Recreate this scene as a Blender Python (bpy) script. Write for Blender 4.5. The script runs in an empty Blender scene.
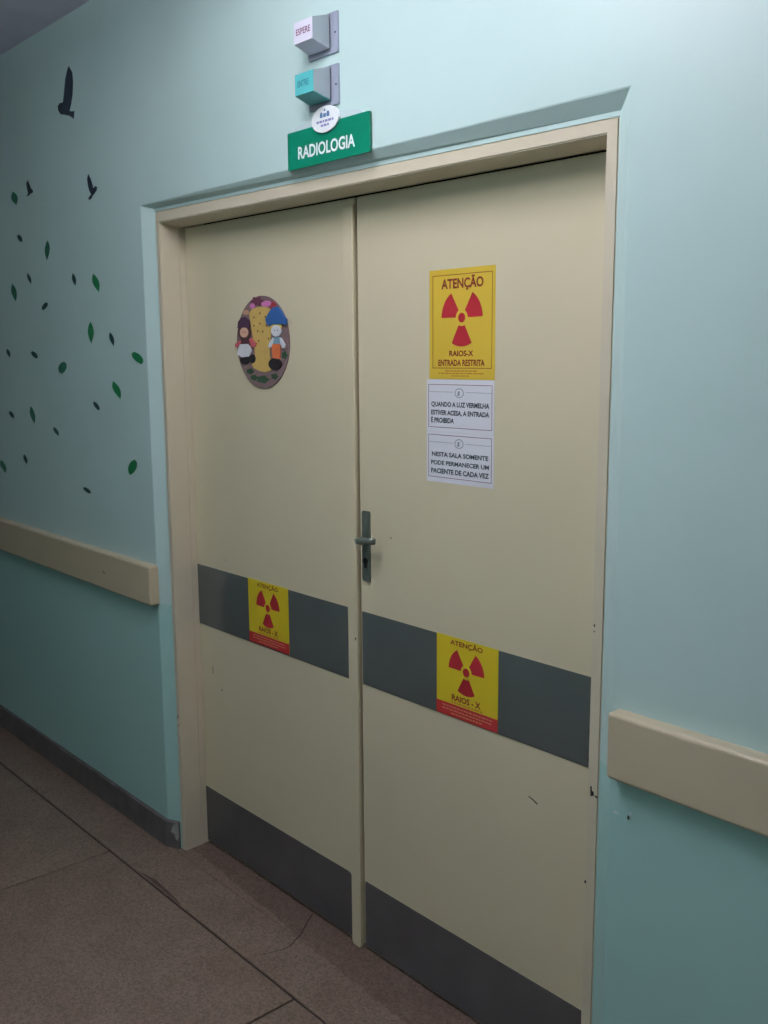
import bpy, bmesh, math, random
from mathutils import Vector, Matrix

random.seed(7)
SC = bpy.context.scene
COL = SC.collection

# ------------------------------------------------------------------ camera
F_PX = 984.55
CAM = Vector((2.8611, -1.5749, 1.6989))
YAW, PIT, ROL = 0.8463, -0.158, -0.0079
_fw = Vector((-math.sin(YAW) * math.cos(PIT), math.cos(YAW) * math.cos(PIT), math.sin(PIT)))
_r = Vector((math.cos(YAW), math.sin(YAW), 0))
_u = _r.cross(_fw)
_r2 = _r * math.cos(ROL) + _u * math.sin(ROL)
_u2 = _u * math.cos(ROL) - _r * math.sin(ROL)
cam = bpy.data.cameras.new('camera')
cam.sensor_fit = 'HORIZONTAL'
cam.sensor_width = 36.0
cam.lens = 36.0 * F_PX / 768.0
cam.clip_start = 0.05
cam_o = bpy.data.objects.new('camera', cam)
COL.objects.link(cam_o)
cam_o.matrix_world = Matrix(((_r2.x, _u2.x, -_fw.x, CAM.x), (_r2.y, _u2.y, -_fw.y, CAM.y),
                             (_r2.z, _u2.z, -_fw.z, CAM.z), (0, 0, 0, 1)))
SC.camera = cam_o

# ------------------------------------------------------------------ world, exposure, lamp settings
w = bpy.data.worlds.new('world')
SC.world = w
w.use_nodes = True
w.node_tree.nodes['Background'].inputs[0].default_value = (0.6, 0.75, 0.9, 1)
w.node_tree.nodes['Background'].inputs[1].default_value = 0.0
SC.view_settings.view_transform = 'Standard'
SC.view_settings.look = 'None'
SC.view_settings.gamma = 1.0
SC.view_settings.use_curve_mapping = False
SC.view_settings.exposure = 0.0
LAMP_C = Vector((1.30, -0.95, 2.750))   # centre of the twin-tube ceiling lamp set across the corridor
LAMP_STRENGTH = 77.0
LAMP_COLOR = (0.985, 0.985, 1.035)

# ------------------------------------------------------------------ dimensions (metres)
W = 1.6865           # clear width of the door frame
YF = 0.022           # front of the frame behind the wall face
YD = 0.1145          # front of the door leaves
ZC = 2.854           # ceiling
YB = -1.90           # wall behind the camera
XA, XB = -6.0, 6.0   # ends of the corridor
def hz(x, left=2.1155, right=2.1045):   # front lower edge of the slightly sagging header
    return left + (right - left) * x / W
HDROP = 0.0155       # its underside falls towards the leaves
LEAN = 0.007         # the right jamb leans outwards at the top


def pix(x, y, Y=0.0):
    """photo pixel -> point on the plane at depth Y (wall or door face)"""
    d = _fw + _r2 * ((x - 384) / F_PX) + _u2 * ((512 - y) / F_PX)
    return CAM + d * ((Y - CAM.y) / d.y)


# ------------------------------------------------------------------ materials
def s2l(c):
    return tuple(((v / 255) / 12.92 if v / 255 <= 0.04045 else ((v / 255 + 0.055) / 1.055) ** 2.4) for v in c)


MATS = {}
def mat(name, rgb, rough=0.55, metal=0.0, var=0.06, scale=6.0, bump=0.0, bscale=60.0, spec=0.5,
        rgb2=None, emit=None, coat=0.0, alpha=1.0):
    if name in MATS:
        return MATS[name]
    m = bpy.data.materials.new(name)
    m.use_nodes = True
    nt = m.node_tree
    b = nt.nodes['Principled BSDF']
    b.inputs['Roughness'].default_value = rough
    b.inputs['Metallic'].default_value = metal
    b.inputs['Specular IOR Level'].default_value = spec
    b.inputs['Coat Weight'].default_value = coat
    b.inputs['Alpha'].default_value = alpha
    c = s2l(rgb)
    c2 = s2l(rgb2) if rgb2 else tuple(max(0, v * (1 - 2 * var)) for v in c)
    tc = nt.nodes.new('ShaderNodeTexCoord')
    nz = nt.nodes.new('ShaderNodeTexNoise')
    nz.inputs['Scale'].default_value = scale
    nz.inputs['Detail'].default_value = 5
    nt.links.new(tc.outputs['Object'], nz.inputs['Vector'])
    rp = nt.nodes.new('ShaderNodeValToRGB')
    rp.color_ramp.elements[0].position = 0.3
    rp.color_ramp.elements[1].position = 0.7
    rp.color_ramp.elements[0].color = (*c2, 1)
    rp.color_ramp.elements[1].color = (*c, 1)
    nt.links.new(nz.outputs['Fac'], rp.inputs['Fac'])
    nt.links.new(rp.outputs['Color'], b.inputs['Base Color'])
    if bump:
        n2 = nt.nodes.new('ShaderNodeTexNoise')
        n2.inputs['Scale'].default_value = bscale
        n2.inputs['Detail'].default_value = 4
        nt.links.new(tc.outputs['Object'], n2.inputs['Vector'])
        bp = nt.nodes.new('ShaderNodeBump')
        bp.inputs['Strength'].default_value = bump
        bp.inputs['Distance'].default_value = 0.004
        nt.links.new(n2.outputs['Fac'], bp.inputs['Height'])
        nt.links.new(bp.outputs['Normal'], b.inputs['Normal'])
    if emit:
        b.inputs['Emission Color'].default_value = (*emit[0], 1)
        b.inputs['Emission Strength'].default_value = emit[1]
    MATS[name] = m
    return m


def wall_material():
    """two enamel paints: pale aqua above, slightly deeper green dado below the rail"""
    m = mat('wall_paint', (190, 214, 211), rough=0.42, var=0.03, scale=2.5, bump=0.12, bscale=35)
    nt = m.node_tree
    b = nt.nodes['Principled BSDF']
    rp = [n for n in nt.nodes if n.type == 'VALTORGB'][0]
    tc = [n for n in nt.nodes if n.type == 'TEX_COORD'][0]
    sx = nt.nodes.new('ShaderNodeSeparateXYZ')
    nt.links.new(tc.outputs['Object'], sx.inputs[0])
    gt = nt.nodes.new('ShaderNodeMath')
    gt.operation = 'GREATER_THAN'
    gt.inputs[1].default_value = 0.874
    nt.links.new(sx.outputs['Z'], gt.inputs[0])
    mx = nt.nodes.new('ShaderNodeMix')
    mx.data_type = 'RGBA'
    mx.inputs['A'].default_value = (*s2l((164, 203, 198)), 1)
    nt.links.new(gt.outputs[0], mx.inputs['Factor'])
    nt.links.new(rp.outputs['Color'], mx.inputs['B'])
    nt.links.new(mx.outputs['Result'], b.inputs['Base Color'])
    return m


def terrazzo(name, base, dark, light):
    m = bpy.data.materials.new(name)
    m.use_nodes = True
    nt = m.node_tree
    b = nt.nodes['Principled BSDF']
    b.inputs['Roughness'].default_value = 0.45
    g = nt.nodes.new('ShaderNodeNewGeometry')
    v = nt.nodes.new('ShaderNodeTexVoronoi')
    v.inputs['Scale'].default_value = 190
    nt.links.new(g.outputs['Position'], v.inputs['Vector'])
    sp = nt.nodes.new('ShaderNodeSeparateColor')
    nt.links.new(v.outputs['Color'], sp.inputs[0])
    r1 = nt.nodes.new('ShaderNodeValToRGB')
    e = r1.color_ramp.elements
    e[0].position = 0.15; e[0].color = (*s2l(dark), 1)
    e[1].position = 0.9; e[1].color = (*s2l(light), 1)
    k = e.new(0.45); k.color = (*s2l(base), 1)
    nt.links.new(sp.outputs[0], r1.inputs['Fac'])
    n = nt.nodes.new('ShaderNodeTexNoise')
    n.inputs['Scale'].default_value = 5
    n.inputs['Detail'].default_value = 8
    n.inputs['Roughness'].default_value = 0.65
    nt.links.new(g.outputs['Position'], n.inputs['Vector'])
    r2 = nt.nodes.new('ShaderNodeValToRGB')
    r2.color_ramp.elements[0].position = 0.3
    r2.color_ramp.elements[1].position = 0.7
    r2.color_ramp.elements[0].color = (0.74, 0.68, 0.65, 1)
    r2.color_ramp.elements[1].color = (1, 1, 1, 1)
    nt.links.new(n.outputs['Fac'], r2.inputs['Fac'])
    mx = nt.nodes.new('ShaderNodeMix')
    mx.data_type = 'RGBA'; mx.blend_type = 'MULTIPLY'
    mx.inputs['Factor'].default_value = 1
    nt.links.new(r1.outputs['Color'], mx.inputs['A'])
    nt.links.new(r2.outputs['Color'], mx.inputs['B'])
    nt.links.new(mx.outputs['Result'], b.inputs['Base Color'])
    return m


M_WALL = wall_material()
M_CEIL = mat('ceiling_paint', (228, 222, 240), rough=0.7, bump=0.05)
M_CREAM = mat('door_cream', (212, 201, 171), rough=0.38, var=0.02, scale=3, bump=0.03, bscale=25)
M_FRAME = mat('frame_cream', (208, 197, 174), rough=0.35, var=0.03, scale=5, bump=0.05, bscale=30)
M_RAIL = mat('rail_cream', (198, 184, 156), rough=0.3, var=0.03, scale=8, bump=0.05, bscale=40)
M_STRIP = mat('grey_laminate', (104, 110, 108), rough=0.16, metal=0.35, var=0.05, scale=10)
M_KICK = mat('grey_kick_sheet', (104, 102, 104), rough=0.2, metal=0.35, var=0.08, scale=7)
M_BASE = mat('baseboard_stone', (104, 98, 98), rough=0.55, var=0.15, scale=18, bump=0.1)
M_PLASTER = mat('bare_plaster', (176, 176, 172), rough=0.8, var=0.2, scale=60)
M_FLOOR = terrazzo('terrazzo', (130, 113, 100), (113, 97, 87), (141, 124, 111))
M_THRES = terrazzo('terrazzo_worn', (114, 96, 85), (97, 81, 74), (125, 107, 96))
M_JOINT = mat('floor_joint', (52, 44, 40), rough=0.7)
M_STEEL = mat('handle_steel', (116, 124, 116), rough=0.3, metal=0.45, var=0.05)
M_BLACK = mat('black_hole', (18, 18, 18), rough=0.6)
M_CHIP = mat('chipped_paint', (48, 40, 34), rough=0.7)
M_YELLOW = mat('sticker_yellow', (214, 182, 62), rough=0.4, var=0.02)
M_YELLOW2 = mat('sticker_lemon', (214, 192, 40), rough=0.4, var=0.02)
M_RED = mat('print_red', (178, 40, 52), rough=0.4, var=0.02)
M_DKRED = mat('print_dark_red', (128, 44, 32), rough=0.45, var=0.02)
M_REDBAND = mat('band_red', (188, 44, 48), rough=0.4, var=0.02)
M_PINKTXT = mat('fine_print_pale', (226, 150, 120), rough=0.5)
M_ORANGETXT = mat('fine_print_orange', (190, 128, 48), rough=0.5)
M_PAPER = mat('white_paper', (222, 222, 230), rough=0.5, var=0.01)
M_INK = mat('ink_slate', (58, 66, 76), rough=0.5)
M_MAROON = mat('ink_maroon_line', (132, 72, 92), rough=0.5)
M_GREYINK = mat('ink_grey', (150, 156, 162), rough=0.5)
M_SIGN = mat('sign_green', (0, 124, 94), rough=0.35, var=0.02)
M_WHITE = mat('sign_white', (232, 236, 238), rough=0.4, var=0.01)
M_ACRYL = mat('arch_acrylic', (196, 214, 216), rough=0.25, var=0.01)
M_BLUE = mat('emblem_blue', (84, 124, 172), rough=0.5)
M_LILAC = mat('emblem_lilac', (140, 136, 190), rough=0.5)
M_PLATE = mat('smoked_plate', (150, 156, 172), rough=0.25, var=0.03)
M_SHELL = mat('lamp_box_shell', (150, 160, 166), rough=0.4, var=0.03)
M_LENSW = mat('white_lens', (214, 210, 226), rough=0.4, var=0.02)
M_LENST = mat('teal_lens', (84, 176, 178), rough=0.35, var=0.03)
M_TXTRED = mat('box_letter_wine', (120, 70, 100), rough=0.5)
M_TXTTEAL = mat('box_letter_teal', (40, 112, 124), rough=0.5)


# ------------------------------------------------------------------ helpers
def link(name, me, m, parent=None):
    o = bpy.data.objects.new(name, me)
    COL.objects.link(o)
    if m is not None and len(me.materials) == 0:
        me.materials.append(m)
    if parent is not None:
        o.parent = parent
    return o


def from_bm(name, bm, m, parent=None, smooth=False):
    bmesh.ops.recalc_face_normals(bm, faces=bm.faces)
    me = bpy.data.meshes.new(name)
    bm.to_mesh(me)
    bm.free()
    if smooth:
        for p in me.polygons:
            p.use_smooth = True
    return link(name, me, m, parent)


def empty(name, loc=(0, 0, 0)):
    o = bpy.data.objects.new(name, None)
    COL.objects.link(o)
    o.empty_display_size = 0.1
    o.location = loc
    return o


def tag(o, label, cat, group=None, kind=None):
    o['label'] = label
    o['category'] = cat
    if group:
        o['group'] = group
    if kind:
        o['kind'] = kind
    return o


def local(o, parent):
    """world-space mesh data under an Empty that stands at its own base"""
    if parent is not None:
        off = Vector((0, 0, 0))
        p = parent
        while p is not None:
            off += p.location
            p = p.parent
        o.data.transform(Matrix.Translation(-off))
    return o


def bm_box(bm, x0, x1, y0, y1, z0, z1):
    vs = [bm.verts.new((x, y, z)) for x in (x0, x1) for y in (y0, y1) for z in (z0, z1)]
    for f in ((0, 1, 3, 2), (4, 6, 7, 5), (0, 4, 5, 1), (2, 3, 7, 6), (0, 2, 6, 4), (1, 5, 7, 3)):
        bm.faces.new([vs[i] for i in f])
    return vs


def box(name, x0, x1, y0, y1, z0, z1, m, parent=None, bevel=0.0, seg=2):
    bm = bmesh.new()
    bm_box(bm, x0, x1, y0, y1, z0, z1)
    if bevel:
        bmesh.ops.bevel(bm, geom=list(bm.edges), offset=bevel, segments=seg, affect='EDGES', profile=0.5)
    return local(from_bm(name, bm, m, parent), parent)


def prism(name, pts, y0, y1, m, parent=None, bevel=0.0):
    """outline in the XZ plane (list of (x, z)) extruded from y0 (front) to y1"""
    bm = bmesh.new()
    a = [bm.verts.new((x, y0, z)) for x, z in pts]
    b = [bm.verts.new((x, y1, z)) for x, z in pts]
    fr = bm.faces.new(a)
    bm.faces.new(b[::-1])
    n = len(pts)
    for i in range(n):
        bm.faces.new((a[i], b[i], b[(i + 1) % n], a[(i + 1) % n]))
    if bevel:
        bmesh.ops.bevel(bm, geom=list(fr.edges), offset=bevel, segments=2, affect='EDGES', profile=0.5)
    return local(from_bm(name, bm, m, parent), parent)


def prisms(name, plist, y0, y1, m, parent=None):
    bm = bmesh.new()
    for pts in plist:
        a = [bm.verts.new((x, y0, z)) for x, z in pts]
        b = [bm.verts.new((x, y1, z)) for x, z in pts]
        bm.faces.new(a)
        n = len(pts)
        for i in range(n):
            bm.faces.new((a[i], b[i], b[(i + 1) % n], a[(i + 1) % n]))
    return local(from_bm(name, bm, m, parent), parent)


def tube(name, a, b, r, m, parent=None, seg=16, smooth=True):
    a, b = Vector(a), Vector(b)
    d = (b - a)
    q = d.to_track_quat('Z', 'Y').to_matrix()
    bm = bmesh.new()
    rings = []
    for p in (a, b):
        rings.append([bm.verts.new(p + q @ Vector((r * math.cos(2 * math.pi * i / seg), r * math.sin(2 * math.pi * i / seg), 0)))
                      for i in range(seg)])
    for i in range(seg):
        j = (i + 1) % seg
        bm.faces.new((rings[0][i], rings[0][j], rings[1][j], rings[1][i]))
    bm.faces.new(rings[0][::-1])
    bm.faces.new(rings[1])
    o = local(from_bm(name, bm, m, parent), parent)
    if smooth:
        for p in o.data.polygons:
            p.use_smooth = len(p.vertices) == 4
    return o


def ell(cx, cz, rx, rz, n=24, rot=0.0, a0=0.0, a1=2 * math.pi):
    full = abs(a1 - a0 - 2 * math.pi) < 1e-6
    out = []
    for i in range(n if full else n + 1):
        a = a0 + (a1 - a0) * i / n
        x, z = rx * math.cos(a), rz * math.sin(a)
        out.append((cx + x * math.cos(rot) - z * math.sin(rot), cz + x * math.sin(rot) + z * math.cos(rot)))
    return out


def rect(x0, x1, z0, z1):
    return [(x0, z0), (x1, z0), (x1, z1), (x0, z1)]


def rrect(x0, x1, z0, z1, r, n=5, corners=(1, 1, 1, 1)):
    out = []
    for (cx, cz, a, (px, pz), on) in ((x0 + r, z0 + r, math.pi, (x0, z0), corners[0]), (x1 - r, z0 + r, 1.5 * math.pi, (x1, z0), corners[1]),
                                      (x1 - r, z1 - r, 0, (x1, z1), corners[2]), (x0 + r, z1 - r, 0.5 * math.pi, (x0, z1), corners[3])):
        if on:
            for i in range(n + 1):
                t = a + 0.5 * math.pi * i / n
                out.append((cx + r * math.cos(t), cz + r * math.sin(t)))
        else:
            out.append((px, pz))
    return out


def frame_rects(x0, x1, z0, z1, t):
    return [rect(x0, x1, z0, z0 + t), rect(x0, x1, z1 - t, z1), rect(x0, x0 + t, z0 + t, z1 - t), rect(x1 - t, x1, z0 + t, z1 - t)]


_CAP = []
def _text_mesh(body, offset):
    cu = bpy.data.curves.new('lettering', 'FONT')
    cu.body = body
    cu.offset = offset
    cu.resolution_u = 3
    cu.fill_mode = 'FRONT'
    o = bpy.data.objects.new('lettering', cu)
    COL.objects.link(o)
    bpy.context.view_layer.update()
    dg = bpy.context.evaluated_depsgraph_get()
    me = bpy.data.meshes.new_from_object(o.evaluated_get(dg))
    bpy.data.objects.remove(o)
    bpy.data.curves.remove(cu)
    return me


def text(name, body, x0, x1, z0, z1, Y, m, parent, offset=0.02, tilt=0.0):
    """lettering facing the corridor: cap height z0..z1, width x0..x1; tilt lifts the right end"""
    if not _CAP:
        e = _text_mesh('E', 0.0)
        ys = [v.co.y for v in e.vertices]
        _CAP.append(max(ys) - min(ys))
        bpy.data.meshes.remove(e)
    me = _text_mesh(body, offset)
    xs = [v.co.x for v in me.vertices]
    a, b = min(xs), max(xs)
    for v in me.vertices:
        x = x0 + (v.co.x - a) / (b - a) * (x1 - x0)
        z = z0 + v.co.y / _CAP[0] * (z1 - z0) + tilt * (x - x0)
        v.co = (x, Y, z)
    me.materials.clear()
    me.name = name
    return local(link(name, me, m, parent), parent)


def fine_print(name, lines, Y, m, parent, h):
    """unreadable small print: rows of short word-length strokes. lines = (x0, x1, z, slope)"""
    pl = []
    for (x0, x1, z) in lines:
        x = x0
        while x < x1 - 0.004:
            wl = min(random.uniform(0.006, 0.016), x1 - x)
            pl.append(rect(x, x + wl, z, z + h))
            x += wl + 0.0028
    return prisms(name, pl, Y, Y + 0.0003, m, parent)


# ================================================================== STRUCTURE
# ---- wall with the splayed door opening
def build_wall():
    A = dict(l=-0.075, r=1.760, tl=2.173, tr=2.173, y=0.0)
    B = dict(l=-0.0265, r=1.7185 + LEAN, tl=2.1605, tr=2.142, y=0.0225)
    C = dict(l=-0.0240, r=1.7155 + LEAN, tl=2.1516, tr=2.1322, y=0.0225)
    D = dict(C, y=0.20)
    c = 0.002                                     # softened plaster arris
    A0 = dict(l=A['l'] - c, r=A['r'] + c, tl=A['tl'] + c, tr=A['tr'] + c, y=0.0)
    t = 0.05
    A1 = {k: A[k] + (B[k] - A[k]) * t for k in A}
    bm = bmesh.new()
    def ring(k):
        lean = LEAN if k['y'] > 0.01 else 0.0
        return [bm.verts.new(p) for p in ((k['l'], k['y'], 0), (k['l'], k['y'], k['tl']), (k['r'], k['y'], k['tr']), (k['r'] - lean, k['y'], 0))]
    rs = [ring(k) for k in (A0, A1, B, C, D)]
    ra, rd = rs[0], rs[-1]
    for p, q in zip(rs, rs[1:]):
        for i in range(3):
            bm.faces.new((p[i], p[i + 1], q[i + 1], q[i]))
    for (k, y, rg) in ((A0, 0.0, ra), (D, 0.20, rd)):
        o = [bm.verts.new(p) for p in ((XA, y, 0), (XA, y, k['tl']), (XA, y, ZC), (k['l'], y, ZC), (k['r'], y, ZC), (XB, y, ZC), (XB, y, k['tr']), (XB, y, 0))]
        bm.faces.new((o[0], rg[0], rg[1], o[1]))
        bm.faces.new((o[1], rg[1], o[3], o[2]))
        bm.faces.new((rg[1], rg[2], o[4], o[3]))
        bm.faces.new((rg[2], o[6], o[5], o[4]))
        bm.faces.new((rg[3], o[7], o[6], rg[2]))
    o = from_bm('wall_back', bm, M_WALL)
    return tag(o, 'pale aqua corridor wall with the splayed double-door opening', 'wall', kind='structure')
wall_back = build_wall()

def slab(name, x0, x1, y0, y1, z0, z1, m, label, cat):
    return tag(box(name, x0, x1, y0, y1, z0, z1, m), label, cat, kind='structure')
slab('wall_front', XA, XB, YB - 0.15, YB, 0, ZC, M_WALL, 'plain aqua wall across the corridor facing the doors', 'wall')
slab('wall_left', XA - 0.15, XA, YB, 0.0, 0, ZC, M_WALL, 'plain aqua wall closing the dim far end of the corridor', 'wall')
slab('wall_right', XB, XB + 0.15, YB, 0.0, 0, ZC, M_WALL, 'plain aqua wall closing the corridor end behind the camera', 'wall')
slab('ceiling', XA, XB, YB, 0.2, ZC, ZC + 0.12, M_CEIL, 'greyish white painted ceiling over the corridor', 'ceiling')

# paint damage on the wall right of the frame
def chip(name, pts, Y, m, parent, t=0.0006):
    return prism(name, pts, Y - t, Y, m, parent)
def blob(cx, cz, rx, rz, n=9, j=0.35):
    return [(cx + rx * (1 + random.uniform(-j, j)) * math.cos(2 * math.pi * i / n), cz + rz * (1 + random.uniform(-j, j)) * math.sin(2 * math.pi * i / n)) for i in range(n)]
M_SCUFF = mat('scuffed_white', (206, 222, 220), rough=0.6)
chip('paint_chip', blob(1.806, 0.789, 0.003, 0.005), 0, M_CHIP, wall_back)
chip('paint_scuff', blob(1.776, 0.789, 0.007, 0.004), 0, M_SCUFF, wall_back)
chip('paint_scuff', blob(1.811, 0.797, 0.003, 0.006), 0, M_SCUFF, wall_back)

# ---- floor: terrazzo slabs divided by thin dark joints
fl = box('floor', XA, XB, YB, 0.2, -0.12, -0.006, M_JOINT)
tag(fl, 'worn brown terrazzo floor in large slabs with dark joints', 'floor', kind='structure')
JX, JY, PITCH, G = -0.178, -0.172, 1.078, 0.0035
nx0, nx1 = -6, 6
cache = {}
for i in range(nx0, nx1):
    xa, xb = max(XA, JX + i * PITCH + G), min(XB, JX + (i + 1) * PITCH - G)
    if xb <= xa:
        continue
    rows = [(max(YB, JY - (k + 1) * PITCH + G), JY - k * PITCH - G) for k in range(3) if JY - k * PITCH > YB + 0.02]
    for (ya, yb) in rows:
        box('floor_slab', xa, xb, ya, yb, -0.0065, 0.0, M_FLOOR, fl, bevel=0.0015, seg=1)
for (xa, xb) in ((XA, -3.1), (-3.093, 2.4), (2.407, XB)):
    box('floor_slab', xa, xb, JY + G, 0.0, -0.0065, 0.0, M_FLOOR, fl, bevel=0.0015, seg=1)
# worn darker strip of the doorway, with its ragged outer edge
bm = bmesh.new()
edge = []
xs = [-0.072 + i * (1.834 / 40) for i in range(41)]
for x in xs:
    y = 0.052 - 0.062 * min(1, max(0, x / 0.95)) - 0.02 * max(0, x - 0.95)
    edge.append((x, y + random.uniform(-0.006, 0.006)))
top = [bm.verts.new((x, y, 0.0006)) for x, y in edge]
bk = [bm.verts.new((x, 0.20, 0.0006)) for x, y in edge]
lo = [bm.verts.new((x, y, -0.006)) for x, y in edge]
for i in range(40):
    bm.faces.new((top[i], top[i + 1], bk[i + 1], bk[i]))
    bm.faces.new((top[i], lo[i], lo[i + 1], top[i + 1]))
from_bm('threshold_strip', bm, M_THRES, fl)
box('threshold_bed', -0.075, 1.762, 0.0, 0.20, -0.0065, 0.0, M_FLOOR, fl)
# crack and dark stain beside the joint
def floor_poly(name, pts, m, z=0.0009):
    bm = bmesh.new()
    bm.faces.new([bm.verts.new((x, y, z)) for x, y in pts])
    bmesh.ops.recalc_face_normals(bm, faces=bm.faces)
    return from_bm(name, bm, m, fl)
ck = [(0.610, 0.108), (0.630, 0.076), (0.648, 0.052), (0.674, 0.014), (0.684, -0.012), (0.701, -0.046), (0.694, -0.078), (0.688, -0.102), (0.6726, -0.135)]
floor_poly('floor_crack', ck + [(x + 0.0035, y + 0.002) for x, y in ck[::-1]], M_JOINT)
M_STAIN = mat('floor_stain', (86, 70, 62), rough=0.6, var=0.2, scale=40)
floor_poly('floor_stain', [(0.02, -0.165), (0.10, -0.150), (0.22, -0.156), (0.30, -0.166)], M_STAIN)

# ---- baseboards
def baseboard(name, pts, label):
    """pts: plan polyline of the wall line; board sits 12 mm proud of it"""
    bm = bmesh.new()
    n = len(pts)
    cols = []
    for i, (x, y) in enumerate(pts):
        nrm = Vector((0, 0, 0))
        for a, b in ((i - 1, i), (i, i + 1)):
            if a >= 0 and b < n:
                d = Vector((pts[b][0] - pts[a][0], pts[b][1] - pts[a][1], 0)).normalized()
                nrm += Vector((d.y, -d.x, 0))
        nrm.normalize()
        ox, oy = x + nrm.x * 0.012, y + nrm.y * 0.012
        ux, uy = x + nrm.x * 0.008, y + nrm.y * 0.008
        cols.append([bm.verts.new(p) for p in ((x, y, 0), (ox, oy, 0), (ox, oy, 0.094), (ux, uy, 0.098), (x, y, 0.098))])
    for a, b in zip(cols, cols[1:]):
        for k in range(5):
            bm.faces.new((a[k], a[(k + 1) % 5], b[(k + 1) % 5], b[k]))
    bm.faces.new(cols[0]); bm.faces.new(cols[-1][::-1])
    return tag(from_bm(name, bm, M_BASE), label, 'baseboard', kind='structure')
bb = baseboard('baseboard_left', [(XA, 0.0), (-0.078, 0.0), (-0.029, 0.022)], 'dark grey stone baseboard running along the wall left of the doors')
baseboard('baseboard_right', [(1.724, 0.022), (1.765, 0.0), (XB, 0.0)], 'dark grey stone baseboard on the wall right of the doors')
# knocked corner showing plaster
bm = bmesh.new()
q = [(-0.058, 0.062), (-0.051, 0.052), (-0.047, 0.058), (-0.041, 0.036), (-0.034, 0.030), (-0.0285, 0.045), (-0.0290, 0.093), (-0.040, 0.0935), (-0.050, 0.082)]
fr = [bm.verts.new((x + 0.0056, 0.022 + (x + 0.029) * (0.022 / 0.049) - 0.0112, z)) for x, z in q]
bm.faces.new(fr)
from_bm('plaster_patch', bm, M_PLASTER, bb)

# ---- steel door frame with rebate
def build_frame():
    root = tag(empty('trim_1', (W / 2, YF, 0)), 'cream painted steel frame around the double doors', 'door frame', kind='structure')
    FW = (0.0230, 0.0280)
    prof = [(-1, YF), (0.0, YF), (0.0, 0.090), (-0.14, 0.094), (-0.14, YD + 0.05), (-1, YD + 0.05)]
    HF = (0.0355, 0.0275)
    def drop(y):
        return HDROP * (y - YF) / (YD - YF) if y < 0.15 else 0.0
    for side in (0, 1):
        bm = bmesh.new()
        lo, hi = [], []
        for (x, y) in prof:
            X = x * FW[0] if side == 0 else W - x * FW[1]
            zt = hz(X) - x * HF[side] - drop(y)    # mitre with the header
            lo.append(bm.verts.new((X, y, 0.0)))
            hi.append(bm.verts.new((X + (LEAN if side else 0), y, zt)))
        n = len(prof)
        for i in range(n):
            bm.faces.new((lo[i], lo[(i + 1) % n], hi[(i + 1) % n], hi[i]))
        bm.faces.new(lo); bm.faces.new(hi[::-1])
        es = [e for e in bm.edges if {v.index for v in e.verts} is not None and e.verts[0] in (lo[0], lo[1], hi[0], hi[1]) and e.verts[1] in (lo[0], lo[1], hi[0], hi[1])
              and abs(e.verts[0].co.z - e.verts[1].co.z) > 0.5]
        bmesh.ops.bevel(bm, geom=es, offset=0.0025, segments=2, affect='EDGES')
        j = local(from_bm('jamb', bm, M_FRAME, root), root)
        if side:
            jr = j
    bm = bmesh.new()
    L, R = [], []
    for (x, y) in prof:
        xl, xr = x * FW[0], W - x * FW[1]
        L.append(bm.verts.new((xl, y, hz(xl) - x * HF[0] - drop(y))))
        R.append(bm.verts.new((xr + LEAN, y, hz(xr) - x * HF[1] - drop(y))))
    n = len(prof)
    for i in range(n):
        bm.faces.new((L[i], R[i], R[(i + 1) % n], L[(i + 1) % n]))
    bm.faces.new(L); bm.faces.new(R[::-1])
    es = [e for e in bm.edges if (e.verts[0] in (L[0], L[1]) and e.verts[1] in (R[0], R[1])) or (e.verts[1] in (L[0], L[1]) and e.verts[0] in (R[0], R[1]))]
    es = [e for e in es if abs(e.verts[0].co.x - e.verts[1].co.x) > 1]
    bmesh.ops.bevel(bm, geom=es, offset=0.0025, segments=2, affect='EDGES')
    local(from_bm('header', bm, M_FRAME, root), root)
    # chipped paint on the jamb near the right bumper rail
    for pts in ([(1.697, 0.812), (1.7005, 0.812), (1.7008, 0.803), (1.706, 0.801), (1.706, 0.793), (1.698, 0.790)],
                blob(1.7125, 0.793, 0.004, 0.0025), blob(1.6905, 0.594, 0.0026, 0.004),
                blob(1.6895, 0.927, 0.0018, 0.007), blob(1.6895, 0.868, 0.0018, 0.005), blob(1.6965, 1.155, 0.0016, 0.003), blob(1.6965, 1.143, 0.0014, 0.002)):
        chip('paint_chip', pts, YF, M_CHIP, root)
    for pts in (blob(-0.014, 0.485, 0.0025, 0.006), blob(-0.012, 0.455, 0.002, 0.004)):
        chip('paint_chip', pts, YF, M_CHIP, root)
    return root
build_frame()

# ---- door leaves
def leaf_panel(x0, x1, parent):
    bm = bmesh.new()
    vs = []
    for x in (x0, x1):
        for y in (YD, YD + 0.042):
            vs.append(bm.verts.new((x, y, 0.008)))
            vs.append(bm.verts.new((x, y, hz(x) - HDROP + 0.0058)))
    for f in ((0, 1, 3, 2), (4, 6, 7, 5), (0, 4, 5, 1), (2, 3, 7, 6), (0, 2, 6, 4), (1, 5, 7, 3)):
        bm.faces.new([vs[i] for i in f])
    bmesh.ops.bevel(bm, geom=list(bm.edges), offset=0.0015, segments=1, affect='EDGES')
    return local(from_bm('panel', bm, M_CREAM, parent), parent)

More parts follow.
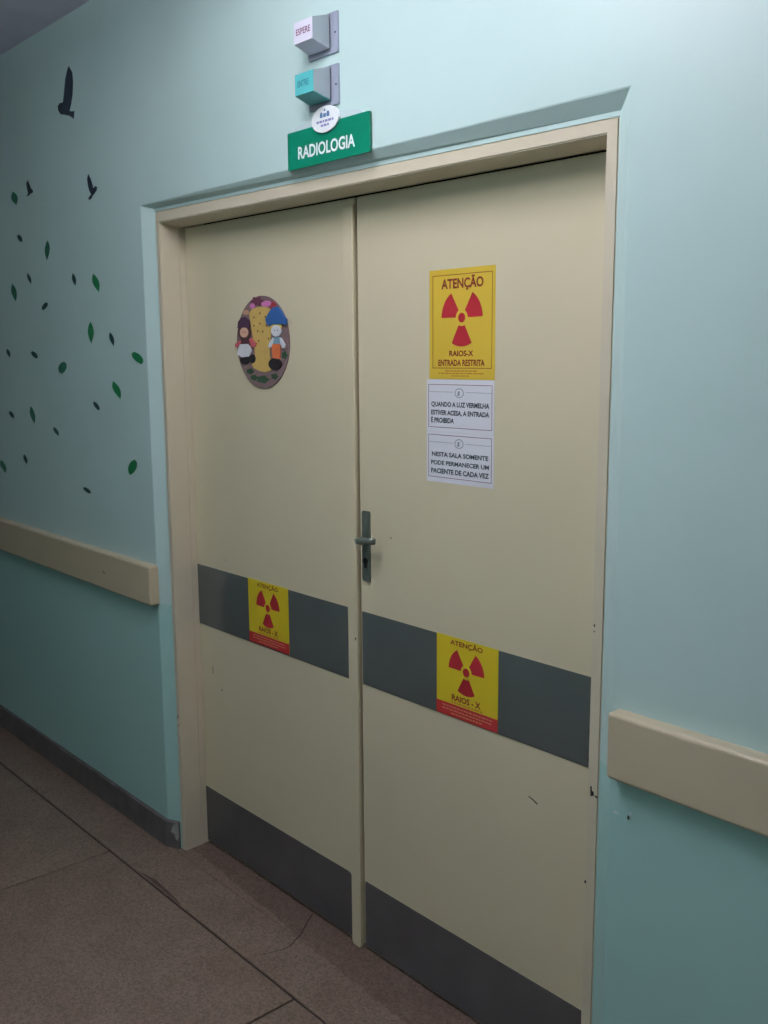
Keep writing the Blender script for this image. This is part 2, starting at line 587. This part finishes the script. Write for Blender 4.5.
d1 = tag(empty('door_1', (0.0, YD, 0)), 'left cream door leaf with the round doll plaque and centre cover strip', 'door', kind='structure')
leaf_panel(-0.0015, 0.8465, d1)
prism('push_strip', rect(0.0005, 0.7985, 0.801, 1.0077), YD - 0.002, YD, M_STRIP, d1, bevel=0.0006)
prism('kick_plate', rrect(0.0005, 0.801, 0.012, 0.2121, 0.018, corners=(0, 0, 1, 0)), YD - 0.002, YD, M_KICK, d1, bevel=0.0006)
ast = prism('cover_strip', rrect(0.8105, 0.8490, 0.001, 2.082, 0.006, corners=(1, 1, 0, 0)), YD - 0.011, YD, M_CREAM, d1, bevel=0.003)
for pts in (blob(0.125, 0.594, 0.004, 0.003), [(0.071, 0.664), (0.074, 0.664), (0.075, 0.640), (0.072, 0.638)], blob(0.172, 1.046, 0.002, 0.002)):
    chip('paint_chip', pts, YD, mat('paint_chip_brown', (112, 98, 78), rough=0.7), d1)
chip('paint_chip', blob(0.843, 0.928, 0.0025, 0.004), YD - 0.011, M_CHIP, d1)

d2 = tag(empty('door_2', (W, YD, 0)), 'right cream door leaf with the lever handle and warning poster', 'door', kind='structure')
leaf_panel(0.8555, W + 0.0015, d2)
prism('push_strip', rect(0.8605, W - 0.001, 0.801, 1.0077), YD - 0.002, YD, M_STRIP, d2, bevel=0.0006)
prism('kick_plate', rect(0.8605, W - 0.001, 0.012, 0.2121), YD - 0.002, YD, M_KICK, d2, bevel=0.0006)
chip('scratch', [(1.455, 0.677), (1.468, 0.674), (1.483, 0.667), (1.482, 0.664), (1.467, 0.671), (1.455, 0.675)], YD, mat('paint_scratch', (84, 72, 58), rough=0.7), d2)
chip('paint_chip', blob(0.979, 1.227, 0.0015, 0.003), YD, M_CHIP, d2)
# lever handle set
hp = prism('handle_plate', rrect(0.867, 0.8985, 1.095, 1.288, 0.006), YD - 0.005, YD, M_STEEL, d2, bevel=0.0015)
def sub(o):
    o.parent = hp
    return o
HX, HZ = 0.8860, 1.2115
sub(tube('neck', (HX, YD - 0.004, HZ), (HX, YD - 0.040, HZ), 0.0085, M_STEEL, d2))
bm = bmesh.new()
rg = []
for (x, yy, hh, tt) in ((0.886, 0, 0.0105, 0.007), (0.90, -0.001, 0.0105, 0.007), (0.935, -0.001, 0.0095, 0.0065), (0.955, 0.002, 0.009, 0.006)):
    rg.append([bm.verts.new((x, YD - 0.039 + yy + tt * math.cos(2 * math.pi * k / 14), HZ + (x - 0.886) * 0.11 + hh * math.sin(2 * math.pi * k / 14))) for k in range(14)])
for a, b in zip(rg, rg[1:]):
    for k in range(14):
        bm.faces.new((a[k], a[(k + 1) % 14], b[(k + 1) % 14], b[k]))
bm.faces.new(rg[0]); bm.faces.new(rg[-1][::-1])
sub(local(from_bm('lever', bm, M_STEEL, d2, smooth=True), d2))
sub(tube('key_cylinder', (0.8815, YD - 0.005, 1.152), (0.8815, YD - 0.0075, 1.152), 0.0085, M_BLACK, d2))
sub(prism('keyhole', rrect(0.878, 0.885, 1.132, 1.152, 0.003), YD - 0.007, YD - 0.0045, M_BLACK, d2))
sub(tube('screw', (0.8825, YD - 0.005, 1.277), (0.8825, YD - 0.0062, 1.277), 0.0035, M_STEEL, d2))
sub(tube('screw', (0.8825, YD - 0.005, 1.106), (0.8825, YD - 0.0062, 1.106), 0.0035, M_STEEL, d2))

# ---- bumper rails
def rail(x0, x1, label):
    bm = bmesh.new()
    bm_box(bm, x0, x1, -0.034, 0.0, 0.8713, 1.0075)
    es = [e for e in bm.edges if not all(abs(v.co.y) < 1e-6 for v in e.verts)]
    bmesh.ops.bevel(bm, geom=es, offset=0.008, segments=4, affect='EDGES', profile=0.5)
    o = from_bm('bumper_rail', bm, M_RAIL)
    return tag(o, label, 'rail')
rl = rail(XA, -0.066, 'cream wooden bumper rail on the wall left of the doors, under the leaf decals')
rr = rail(1.772, XB, 'cream wooden bumper rail on the wall right of the doors')
chip('dent', [(-0.411, 0.941), (-0.402, 0.936), (-0.396, 0.929), (-0.402, 0.930)], -0.034, M_CHIP, rl)

# ---- ceiling lamp (above the picture): batten with two fluorescent tubes set across the corridor
def tube_lamp():
    c = LAMP_C
    root = tag(empty('ceiling_lamp', (c.x, c.y, ZC)), 'white twin tube ceiling lamp set across the corridor', 'lamp')
    box('housing', c.x - 0.050, c.x + 0.050, c.y - 0.62, c.y + 0.62, ZC - 0.045, ZC, mat('lamp_housing', (228, 230, 230), rough=0.4), root, bevel=0.006)
    mt = mat('tube_glow', (255, 255, 255), emit=(LAMP_COLOR, LAMP_STRENGTH))
    for k in (-1, 1):
        x = c.x + k * 0.062
        tube('fluorescent_tube', (x, c.y - 0.58, c.z), (x, c.y + 0.58, c.z), 0.014, mt, root)
        for e in (-1, 1):
            y = c.y + e * 0.595
            box('tube_socket', min(x + k * 0.018, x - k * 0.035), max(x + k * 0.018, x - k * 0.035), y - 0.014, y + 0.014, c.z - 0.02, ZC - 0.02, mat('tube_socket', (225, 225, 225), rough=0.5), root, bevel=0.003)
tube_lamp()

# ================================================================== SIGNS ON THE DOORS
T = 0.0006
def trefoil(parent, cx, cz, R, Y, r0, r1):
    a = [math.radians(v) for v in (30, 150, 270)]
    pl = []
    for c in a:
        h = math.radians(29)
        n = 8
        pl.append([(cx + R * math.cos(c - h + 2 * h * i / n), cz + R * math.sin(c - h + 2 * h * i / n)) for i in range(n + 1)] +
                  [(cx + r1 * math.cos(c + h - 2 * h * i / n), cz + r1 * math.sin(c + h - 2 * h * i / n)) for i in range(n + 1)])
    for p in pl:
        prism('trefoil_blade', p, Y, Y + 0.0003, M_RED, parent)
    prism('trefoil_disc', ell(cx, cz, r0, r0, 20), Y, Y + 0.0003, M_RED, parent)

def atencao_poster():
    y0 = YD - T
    root = tag(empty('warning_poster', (1.2305, YD, 1.641)), 'yellow radiation poster with red trefoil on the right door above the white notices', 'poster')
    prism('sheet', rect(1.124, 1.337, 1.641, 1.897), y0, YD, M_YELLOW, root)
    y = y0 - 0.0004
    prisms('border_line', frame_rects(1.1355, 1.328, 1.6665, 1.884, 0.0014), y, y + 0.0003, M_DKRED, root)
    text('lettering', 'ATENÇÃO', 1.165, 1.3005, 1.8525, 1.8735, y, M_DKRED, root, 0.030)
    trefoil(root, 1.232, 1.784, 0.0665, y, 0.0112, 0.0195)
    text('lettering', 'RAIOS-X', 1.192, 1.270, 1.6955, 1.7075, y, M_DKRED, root, 0.030)
    text('lettering', 'ENTRADA RESTRITA', 1.155, 1.306, 1.6728, 1.6865, y, M_DKRED, root, 0.030)
    fine_print('small_print', [(1.178, 1.282, 1.6592), (1.155, 1.308, 1.6534), (1.200, 1.258, 1.6476)], y, M_ORANGETXT, root, 0.0026)
atencao_poster()

def notice(z0, z1, bz0, bz1, lz, ez, lines, label):
    y0 = YD - T
    root = tag(empty('notice_sheet', (1.2255, YD, z0)), label, 'notice')
    prism('sheet', rect(1.1145, 1.336, z0, z1), y0, YD, M_PAPER, root)
    y = y0 - 0.0004
    prisms('border_line', frame_rects(1.1205, 1.330, bz0, bz1, 0.0013), y, y + 0.0003, M_MAROON, root)
    prisms('rule_line', [rect(1.1218, 1.205, lz, lz + 0.0010), rect(1.245, 1.3287, lz, lz + 0.0010)], y, y + 0.0003, M_GREYINK, root)
    ring = []
    n = 28
    for i in range(n):
        a, b = 2 * math.pi * i / n, 2 * math.pi * (i + 1) / n
        ring.append([(1.225 + 0.0145 * math.cos(a), ez + 0.0115 * math.sin(a)), (1.225 + 0.0145 * math.cos(b), ez + 0.0115 * math.sin(b)),
                     (1.225 + 0.0125 * math.cos(b), ez + 0.0097 * math.sin(b)), (1.225 + 0.0125 * math.cos(a), ez + 0.0097 * math.sin(a))])
    ring += [ell(1.2235, ez + 0.002, 0.0035, 0.0026, 10), [(1.2185, ez - 0.006), (1.227, ez - 0.006), (1.2255, ez), (1.220, ez)]]
    prisms('emblem', ring, y, y + 0.0003, M_GREYINK, root)
    for (s, x0, x1, a, b) in lines:
        text('lettering', s, x0, x1, a, b, y, M_INK, root, 0.034)
notice(1.5145, 1.6395, 1.5245, 1.6285, 1.6100, 1.6085,
       [('QUANDO A LUZ VERMELHA', 1.131, 1.3215, 1.5755, 1.5862), ('ESTIVER ACESA, A ENTRADA', 1.130, 1.3215, 1.5555, 1.5662), ('É PROIBIDA', 1.130, 1.208, 1.5365, 1.5478)],
       'white framed notice about the red light, directly under the yellow poster')
notice(1.3905, 1.5140, 1.4025, 1.5070, 1.4882, 1.4880,
       [('NESTA SALA SOMENTE', 1.133, 1.3195, 1.4545, 1.4645), ('PODE PERMANECER UM', 1.130, 1.322, 1.4338, 1.4435), ('PACIENTE DE CADA VEZ', 1.130, 1.322, 1.4130, 1.4240)],
       'lower white framed notice allowing one patient at a time')

def sticker(x0, x1, z0, z1, label):
    yb = YD - 0.002
    y0 = yb - T
    root = tag(empty('warning_sticker', ((x0 + x1) / 2, yb, z0)), label, 'sticker', group='radiation stickers on the grey push strips')
    w, h = x1 - x0, z1 - z0
    X = lambda t: x0 + w * t
    Z = lambda t: z0 + h * t
    prism('sheet', rect(x0, x1, z0, z1), y0, yb, M_YELLOW2, root)
    y = y0 - 0.0004
    prism('red_band', rect(x0, x1, z0, Z(0.16)), y, y + 0.0003, M_REDBAND, root)
    text('lettering', 'ATENÇÃO', X(0.23), X(0.76), Z(0.905), Z(0.962), y, M_DKRED, root, 0.026)
    trefoil(root, X(0.495), Z(0.605), 0.29 * w, y, 0.054 * w, 0.090 * w)
    text('lettering', 'RAIOS - X', X(0.26), X(0.73), Z(0.215), Z(0.285), y, M_DKRED, root, 0.03)
    fine_print('small_print', [(X(0.24), X(0.76), Z(0.178))], y, M_ORANGETXT, root, 0.0028)
    fine_print('small_print', [(X(0.10), X(0.92), Z(0.115)), (X(0.10), X(0.92), Z(0.075)), (X(0.25), X(0.75), Z(0.035))], y - 0.0004, M_PINKTXT, root, 0.0026)
sticker(1.152, 1.359, 0.803, 1.0095, 'yellow radiation sticker on the grey strip of the right door')
sticker(0.3055, 0.519, 0.806, 1.0105, 'yellow radiation sticker on the grey strip of the left door')

# ================================================================== ROUND DOLL PLAQUE
def plaque():
    cx, cz, R = 0.421, 1.739, 0.1345
    root = tag(empty('doll_plaque', (cx, YD, cz - R)), 'round craft plaque with a boy doll and a girl doll on the left door', 'plaque')
    P = lambda u, v: (cx + u * R, cz + v * R)
    c = lambda x, y: P((x - 362) / 242 + 0.055, -(y - 532) / 432)      # close-up drawing coordinates
    E_ = lambda x, y, rx, ry, n=18: [c(x + rx * math.cos(2 * math.pi * i / n), y + ry * math.sin(2 * math.pi * i / n)) for i in range(n)]
    G = lambda pts: [c(*p) for p in pts]
    def lay(n, pts, a, b, m, parent=root):
        a, b = a * 0.5, b * 0.5
        o = prism(n, pts, YD - b, YD - a, m, root, bevel=0.0004)
        if parent is not root:
            o.parent = parent
        return o
    mm = lambda n, rgb, **k: mat(n, rgb, rough=0.75, var=0.05, scale=40, **k)
    lay('base_disc', ell(cx, cz, R, R, 48), 0.0, 0.008, mm('plaque_mauve', (128, 104, 104)))
    grass = mm('felt_green', (44, 78, 52))
    for (x, y, rx, ry) in ((345, 880, 55, 34), (265, 865, 34, 26), (455, 850, 30, 28), (228, 805, 34, 26), (548, 655, 24, 34)):
        lay('felt_bush', [c(x + rx * (1 + 0.16 * math.cos(5 * t)) * math.cos(t), y + ry * (1 + 0.16 * math.cos(5 * t)) * math.sin(t)) for t in [2 * math.pi * i / 24 for i in range(24)]],
            0.008, 0.0095, grass)
    fl_ = mm('felt_maroon', (112, 56, 78))
    lay('felt_flower', [c(310 + 52 * (1 + 0.25 * math.cos(6 * t)) * math.cos(t), 150 + 40 * (1 + 0.25 * math.cos(6 * t)) * math.sin(t)) for t in [2 * math.pi * i / 30 for i in range(30)]],
        0.008, 0.010, fl_)
    pk = mm('felt_pink', (206, 118, 176))
    lay('felt_flower', E_(270, 190, 24, 26), 0.008, 0.011, pk)
    lay('felt_flower', E_(398, 178, 44, 28), 0.008, 0.011, pk)
    lay('felt_flower', E_(205, 245, 30, 24), 0.008, 0.0095, mm('felt_peach', (196, 150, 120)))
    lay('felt_flower', E_(458, 205, 30, 40), 0.008, 0.0095, mm('felt_red', (168, 54, 62)))
    board = lay('tan_board', G([(238, 262), (262, 222), (310, 204), (368, 202), (415, 215), (447, 250), (446, 330), (438, 430), (425, 540), (420, 640),
                                (424, 700), (440, 770), (420, 800), (370, 812), (318, 800), (270, 776), (248, 740), (285, 690), (282, 600), (270, 500), (258, 420), (250, 340)]),
                0.008, 0.012, mm('felt_tan', (206, 172, 96)))
    for (x, y) in ((340, 262), (283, 297), (388, 297), (338, 358), (282, 375), (397, 378), (316, 428), (362, 432), (322, 518), (413, 500)):
        o = lay('stitched_dot', E_(x, y, 6, 11, 8), 0.012, 0.0128, mm('felt_brown', (108, 74, 42)), board)
    # boy
    boy = lay('boy_doll', G([(455, 490), (530, 490), (545, 560), (440, 560)]), 0.012, 0.017, mm('felt_sky', (124, 160, 178)))
    lay('arm', G([(458, 490), (470, 505), (450, 570), (430, 590), (415, 575), (425, 540)]), 0.012, 0.019, mm('felt_white', (214, 214, 220)), boy)
    lay('arm', G([(520, 490), (535, 500), (565, 560), (560, 592), (540, 590), (525, 545)]), 0.012, 0.019, mm('felt_white', (214, 214, 220)), boy)
    lay('trousers', G([(442, 550), (522, 550), (515, 690), (455, 680)]), 0.012, 0.0185, mm('felt_orange', (222, 116, 66)), boy)
    lay('shoe', E_(470, 735, 58, 54), 0.010, 0.018, mm('felt_black', (34, 30, 34)), boy)
    lay('hair', E_(490, 395, 50, 40), 0.012, 0.018, mm('felt_blond', (214, 196, 110)), boy)
    lay('face', E_(492, 432, 44, 52), 0.012, 0.021, mm('felt_white', (214, 214, 220)), boy)
    lay('hat', G([(400, 320), (415, 290), (440, 250), (470, 215), (505, 210), (540, 250), (562, 300), (585, 330), (582, 378), (540, 372), (470, 368), (430, 384), (406, 360)]),
        0.012, 0.022, mm('felt_blue', (46, 96, 158)), boy)
    # girl
    girl = lay('girl_doll', G([(160, 490), (225, 490), (245, 560), (140, 560)]), 0.010, 0.016, mm('felt_plum', (84, 50, 62)))
    lay('sleeve', G([(150, 505), (160, 530), (125, 575), (98, 570), (100, 540)]), 0.010, 0.018, mm('felt_rose', (206, 96, 104)), girl)
    lay('sleeve', G([(235, 500), (262, 490), (285, 525), (310, 540), (290, 575), (255, 570)]), 0.010, 0.018, mm('felt_rose', (206, 96, 104)), girl)
    lay('skirt', G([(150, 545), (230, 545), (256, 610), (238, 662), (165, 672), (118, 640), (128, 590)]), 0.010, 0.0185, mm('felt_white', (214, 214, 220)), girl)
    lay('shoe', E_(185, 695, 44, 45), 0.009, 0.0155, mm('felt_black', (34, 30, 34)), girl)
    lay('shoe', E_(258, 685, 32, 42), 0.009, 0.0165, mm('felt_black', (34, 30, 34)), girl)
    lay('hair', E_(192, 432, 62, 76), 0.010, 0.0165, mm('felt_umber', (86, 58, 54)), girl)
    lay('face', E_(194, 435, 40, 48), 0.010, 0.0195, mm('felt_skin', (214, 168, 142)), girl)
    lay('hat', G([(132, 392), (140, 330), (170, 292), (205, 288), (240, 320), (252, 370), (238, 398), (190, 385)]), 0.010, 0.0205, mm('felt_grape', (74, 46, 70)), girl)
    for doll, xs_, y in ((boy, (480, 505), 428), (girl, (184, 206), 432)):
        for x in xs_:
            lay('eye', E_(x, y, 4, 6, 8), 0.019, 0.0216 if doll is boy else 0.0202, mm('felt_black', (34, 30, 34)), doll)
plaque()

# ================================================================== SIGNS ON THE WALL
def radiologia():
    y1 = -0.004
    root = tag(empty('department_sign', (0.8925, 0, 2.166)), 'green wall sign reading radiologia with a white oval emblem over the doors', 'sign')
    prism('panel', rrect(0.733, 1.052, 2.1665, 2.2575, 0.002), -0.010, -0.004, M_SIGN, root, bevel=0.0008)
    box('mount_pad', 0.78, 1.00, -0.004, 0.0, 2.20, 2.25, M_WHITE, root)
    arch = [(0.748, 2.2575)] + [(0.8925 - 0.135 * math.cos(math.pi * i / 16), 2.2585 + 0.020 * math.sin(math.pi * i / 16)) for i in range(17)] + [(1.037, 2.2575)]
    prism('arched_top', arch[::-1], -0.008, -0.004, M_ACRYL, root)
    text('lettering', 'RADIOLOGIA', 0.777, 1.0005, 2.1895, 2.2175, -0.0104, M_WHITE, root, 0.024, tilt=-0.012)
    em = prism('oval_emblem', ell(0.893, 2.2655, 0.053, 0.0305, 40), -0.015, -0.010, M_WHITE, root, bevel=0.0008)
    y = -0.0154
    figs = [ell(0.893, 2.2865, 0.0035, 0.0028, 10)] + [ell(0.893 + d, 2.2815 - abs(d) * 0.15, 0.0045, 0.0032, 10) for d in (-0.013, 0.013)] + \
           [[(0.893 + d - 0.005, 2.2700), (0.893 + d + 0.005, 2.2700), (0.893 + d + 0.0055, 2.279 - abs(d) * 0.1), (0.893 + d - 0.0055, 2.279 - abs(d) * 0.1)] for d in (-0.013, 0, 0.013)]
    o = prisms('emblem_figures', figs, y, y + 0.0003, M_BLUE, root)
    o.parent = em
    o2 = fine_print('emblem_print', [(0.861, 0.927, 2.2585), (0.878, 0.912, 2.2490)], y, M_LILAC, root, 0.0052)
    o2.parent = em
radiologia()

def signal_box(dz, lens, word, tm, label, x0, x1):
    root = tag(empty('signal_box', (0.877, 0, 2.413 + dz)), label, 'signal light')
    prism('back_plate', rrect(0.820, 0.935, 2.413 + dz, 2.505 + dz, 0.002), -0.005, 0.0, M_PLATE, root, bevel=0.0005)
    A = [(0.833, 2.425), (0.911, 2.425), (0.911, 2.500), (0.833, 2.500)]
    B = [(0.8395, 2.4385), (0.911, 2.4385), (0.911, 2.4855), (0.8395, 2.4855)]
    def pts(k, y):
        return [(x, y, z + dz) for x, z in k]
    bm = bmesh.new()
    a = [bm.verts.new(p) for p in pts(A, -0.011)]
    b = [bm.verts.new(p) for p in pts(B, -0.061)]
    bm.faces.new(a)
    for i in range(4):
        bm.faces.new((a[i], a[(i + 1) % 4], b[(i + 1) % 4], b[i]))
    bm.faces.new(b)
    local(from_bm('shell', bm, M_SHELL, root), root)
    box('neck', 0.838, 0.904, -0.011, -0.005, 2.431 + dz, 2.494 + dz, mat('box_neck', (70, 76, 84), rough=0.6), root)
    # bent diffuser: front and sloping underside
    e = 0.0012
    bm = bmesh.new()
    f = [(0.8390, -0.061 - e, 2.4855), (0.9105, -0.061 - e, 2.4855), (0.9105, -0.061 - e, 2.4385 - e), (0.8390, -0.061 - e, 2.4385 - e), (0.9105, -0.0115, 2.425 - e), (0.8325, -0.0115, 2.425 - e)]
    g = [(0.8390, -0.061, 2.4855), (0.9105, -0.061, 2.4855), (0.9105, -0.061, 2.4385), (0.8390, -0.061, 2.4385), (0.9105, -0.0115, 2.425), (0.8325, -0.0115, 2.425)]
    fv = [bm.verts.new((x, y, z + dz)) for x, y, z in f]
    gv = [bm.verts.new((x, y, z + dz)) for x, y, z in g]
    for q in ((0, 1, 2, 3), (3, 2, 4, 5)):
        bm.faces.new([fv[i] for i in q]); bm.faces.new([gv[i] for i in q[::-1]])
    lp = (0, 1, 2, 4, 5, 3)
    for i in range(6):
        p, q = lp[i], lp[(i + 1) % 6]
        bm.faces.new((fv[p], fv[q], gv[q], gv[p]))
    df = local(from_bm('diffuser', bm, lens, root), root)
    t = text('lettering', word, x0, x1, 2.4555 + dz, 2.4690 + dz, -0.0626, tm, root, 0.02)
    t.parent = df
    for x in (0.9265, ):
        tube('screw', (x, -0.005, 2.458 + dz), (x, -0.0062, 2.458 + dz), 0.0028, M_INK, root)
signal_box(0.0, M_LENSW, 'ESPERE', M_TXTRED, 'upper white signal light box with dark lettering above the green sign', 0.848, 0.903)
signal_box(-0.1175, M_LENST, 'ENTRE', M_TXTTEAL, 'teal signal light box directly above the green sign', 0.850, 0.893)

# ================================================================== WALL DECALS
M_LEAFG = mat('leaf_green', (30, 128, 78), rough=0.5, var=0.04)
M_LEAFM = mat('leaf_mid_green', (44, 112, 88), rough=0.5, var=0.04)
M_LEAFD = mat('leaf_dark', (30, 68, 66), rough=0.5, var=0.04)
M_BIRD = mat('bird_black', (42, 52, 66), rough=0.5, var=0.04)

S = 180 / 768
LEAVES = [  # tip, base (close-up pixels), width, y origin of the close-up, material, label
    ((55, 135), (70, 192), 26, 160, 'M', 'mid green leaf decal just below the smallest bird decal'),
    ((78, 318), (92, 350), 17, 160, 'D', 'small dark leaf decal left of the long upright green leaf'),
    ((203, 343), (201, 427), 21, 160, 'M', 'long upright green leaf decal highest near the middle of the wall'),
    ((118, 483), (133, 528), 13, 160, 'D', 'thin dark leaf decal left of the dark round leaf'),
    ((311, 484), (322, 536), 16, 160, 'D', 'thin dark leaf decal just left of the broad green leaf'),
    ((398, 485), (422, 563), 27, 160, 'G', 'broad slanting green leaf decal below the swooping bird'),
    ((53, 528), (68, 602), 21, 160, 'M', 'long green leaf decal near the left edge, upper one'),
    ((198, 607), (184, 641), 22, 160, 'D', 'small round dark leaf decal leaning right, mid wall'),
    ((386, 690), (390, 783), 25, 160, 'G', 'long upright green leaf decal beside a thin dark leaf'),
    ((470, 735), (485, 793), 18, 160, 'D', 'thin dark leaf decal right of the long upright green leaf'),
    ((31, 80), (42, 117), 14, 330, 'D', 'tiny dark leaf decal near the left edge, level with the round green leaf'),
    ((138, 90), (157, 122), 22, 330, 'D', 'small dark oval leaf decal left of the stubby green leaf'),
    ((272, 135), (262, 187), 34, 330, 'M', 'stubby rounded green leaf decal in the middle of the leaf swarm'),
    ((572, 93), (604, 146), 40, 330, 'G', 'round bright green leaf decal touching the door opening'),
    ((484, 218), (514, 294), 30, 330, 'G', 'pointed bright green leaf decal below the round green one'),
    ((402, 305), (422, 343), 20, 330, 'D', 'dark leaf decal left of and below the pointed bright green leaf'),
    ((42, 345), (58, 377), 16, 330, 'D', 'tiny dark leaf decal left of the slim mid green leaf'),
    ((132, 325), (147, 400), 20, 330, 'M', 'slim mid green leaf decal in the lower left of the swarm'),
    ((230, 413), (250, 452), 18, 330, 'D', 'dark slanting leaf decal right of the slim mid green leaf'),
    ((103, 530), (115, 572), 14, 330, 'D', 'thin dark leaf decal low on the left above the rail'),
    ((5, 553), (24, 610), 22, 330, 'M', 'green leaf decal lowest at the left edge of the wall'),
    ((575, 553), (556, 618), 34, 330, 'G', 'bright green blunt leaf decal low beside the door opening'),
    ((362, 670), (382, 698), 26, 330, 'D', 'dark round leaf decal lowest of all, just above the rail'),
]
for (a, b, wd, yo, k, lab) in LEAVES:
    pa, pb = pix(a[0] * S, yo + a[1] * S), pix(b[0] * S, yo + b[1] * S)
    mx, my = (a[0] + b[0]) / 2, (a[1] + b[1]) / 2
    wl = pix((mx - wd / 2) * S, yo + my * S)
    wr = pix((mx + wd / 2) * S, yo + my * S)
    half = (wr.x - wl.x) / 2
    ln = math.hypot(b[0] - a[0], b[1] - a[1])
    pw = 1.0 if ln / wd > 2.2 else 0.62
    L_, R_ = [], []
    n = 9
    for i in range(n + 1):
        t = i / n
        x, z = pa.x + (pb.x - pa.x) * t, pa.z + (pb.z - pa.z) * t
        h = half * (math.sin(math.pi * t ** 0.9) ** pw)
        L_.append((x - h, z)); R_.append((x + h, z))
    outline = L_ + R_[1:-1][::-1]
    o = prism('leaf_decal', outline, -0.0008, 0.0, {'G': M_LEAFG, 'M': M_LEAFM, 'D': M_LEAFD}[k])
    tag(o, lab, 'decal', group='leaf decals on the left wall')

def bird(pts, ox, oy, s, label):
    q = [pix(ox + x * s, oy + y * s) for x, y in pts]
    o = prism('bird_decal', [(p.x, p.z) for p in q], -0.0008, 0.0, M_BIRD)
    tag(o, label, 'decal', group='bird decals on the left wall')
bird([(128, 40), (153, 85), (158, 150), (155, 230), (145, 300), (133, 347), (150, 352), (167, 348), (163, 402), (135, 382), (100, 374), (75, 372), (58, 348), (54, 315), (66, 295), (90, 290), (97, 220), (105, 130), (118, 70)],
     50, 60, 60 / 410, 'largest bird decal with one long raised wing, near the ceiling')
bird([(262, 778), (278, 810), (290, 850), (297, 878), (310, 862), (323, 868), (318, 892), (305, 912), (292, 927), (280, 952), (264, 955), (266, 937), (283, 920), (270, 895), (260, 860), (255, 815)],
     50, 60, 60 / 410, 'swooping bird decal between the largest bird and the broad green leaf')
bird([(119, 86), (127, 106), (132, 121), (140, 128), (141, 138), (130, 144), (122, 153), (113, 154), (121, 144), (116, 122), (112, 100)],
     0, 160, S, 'smallest bird decal near the left edge of the wall')
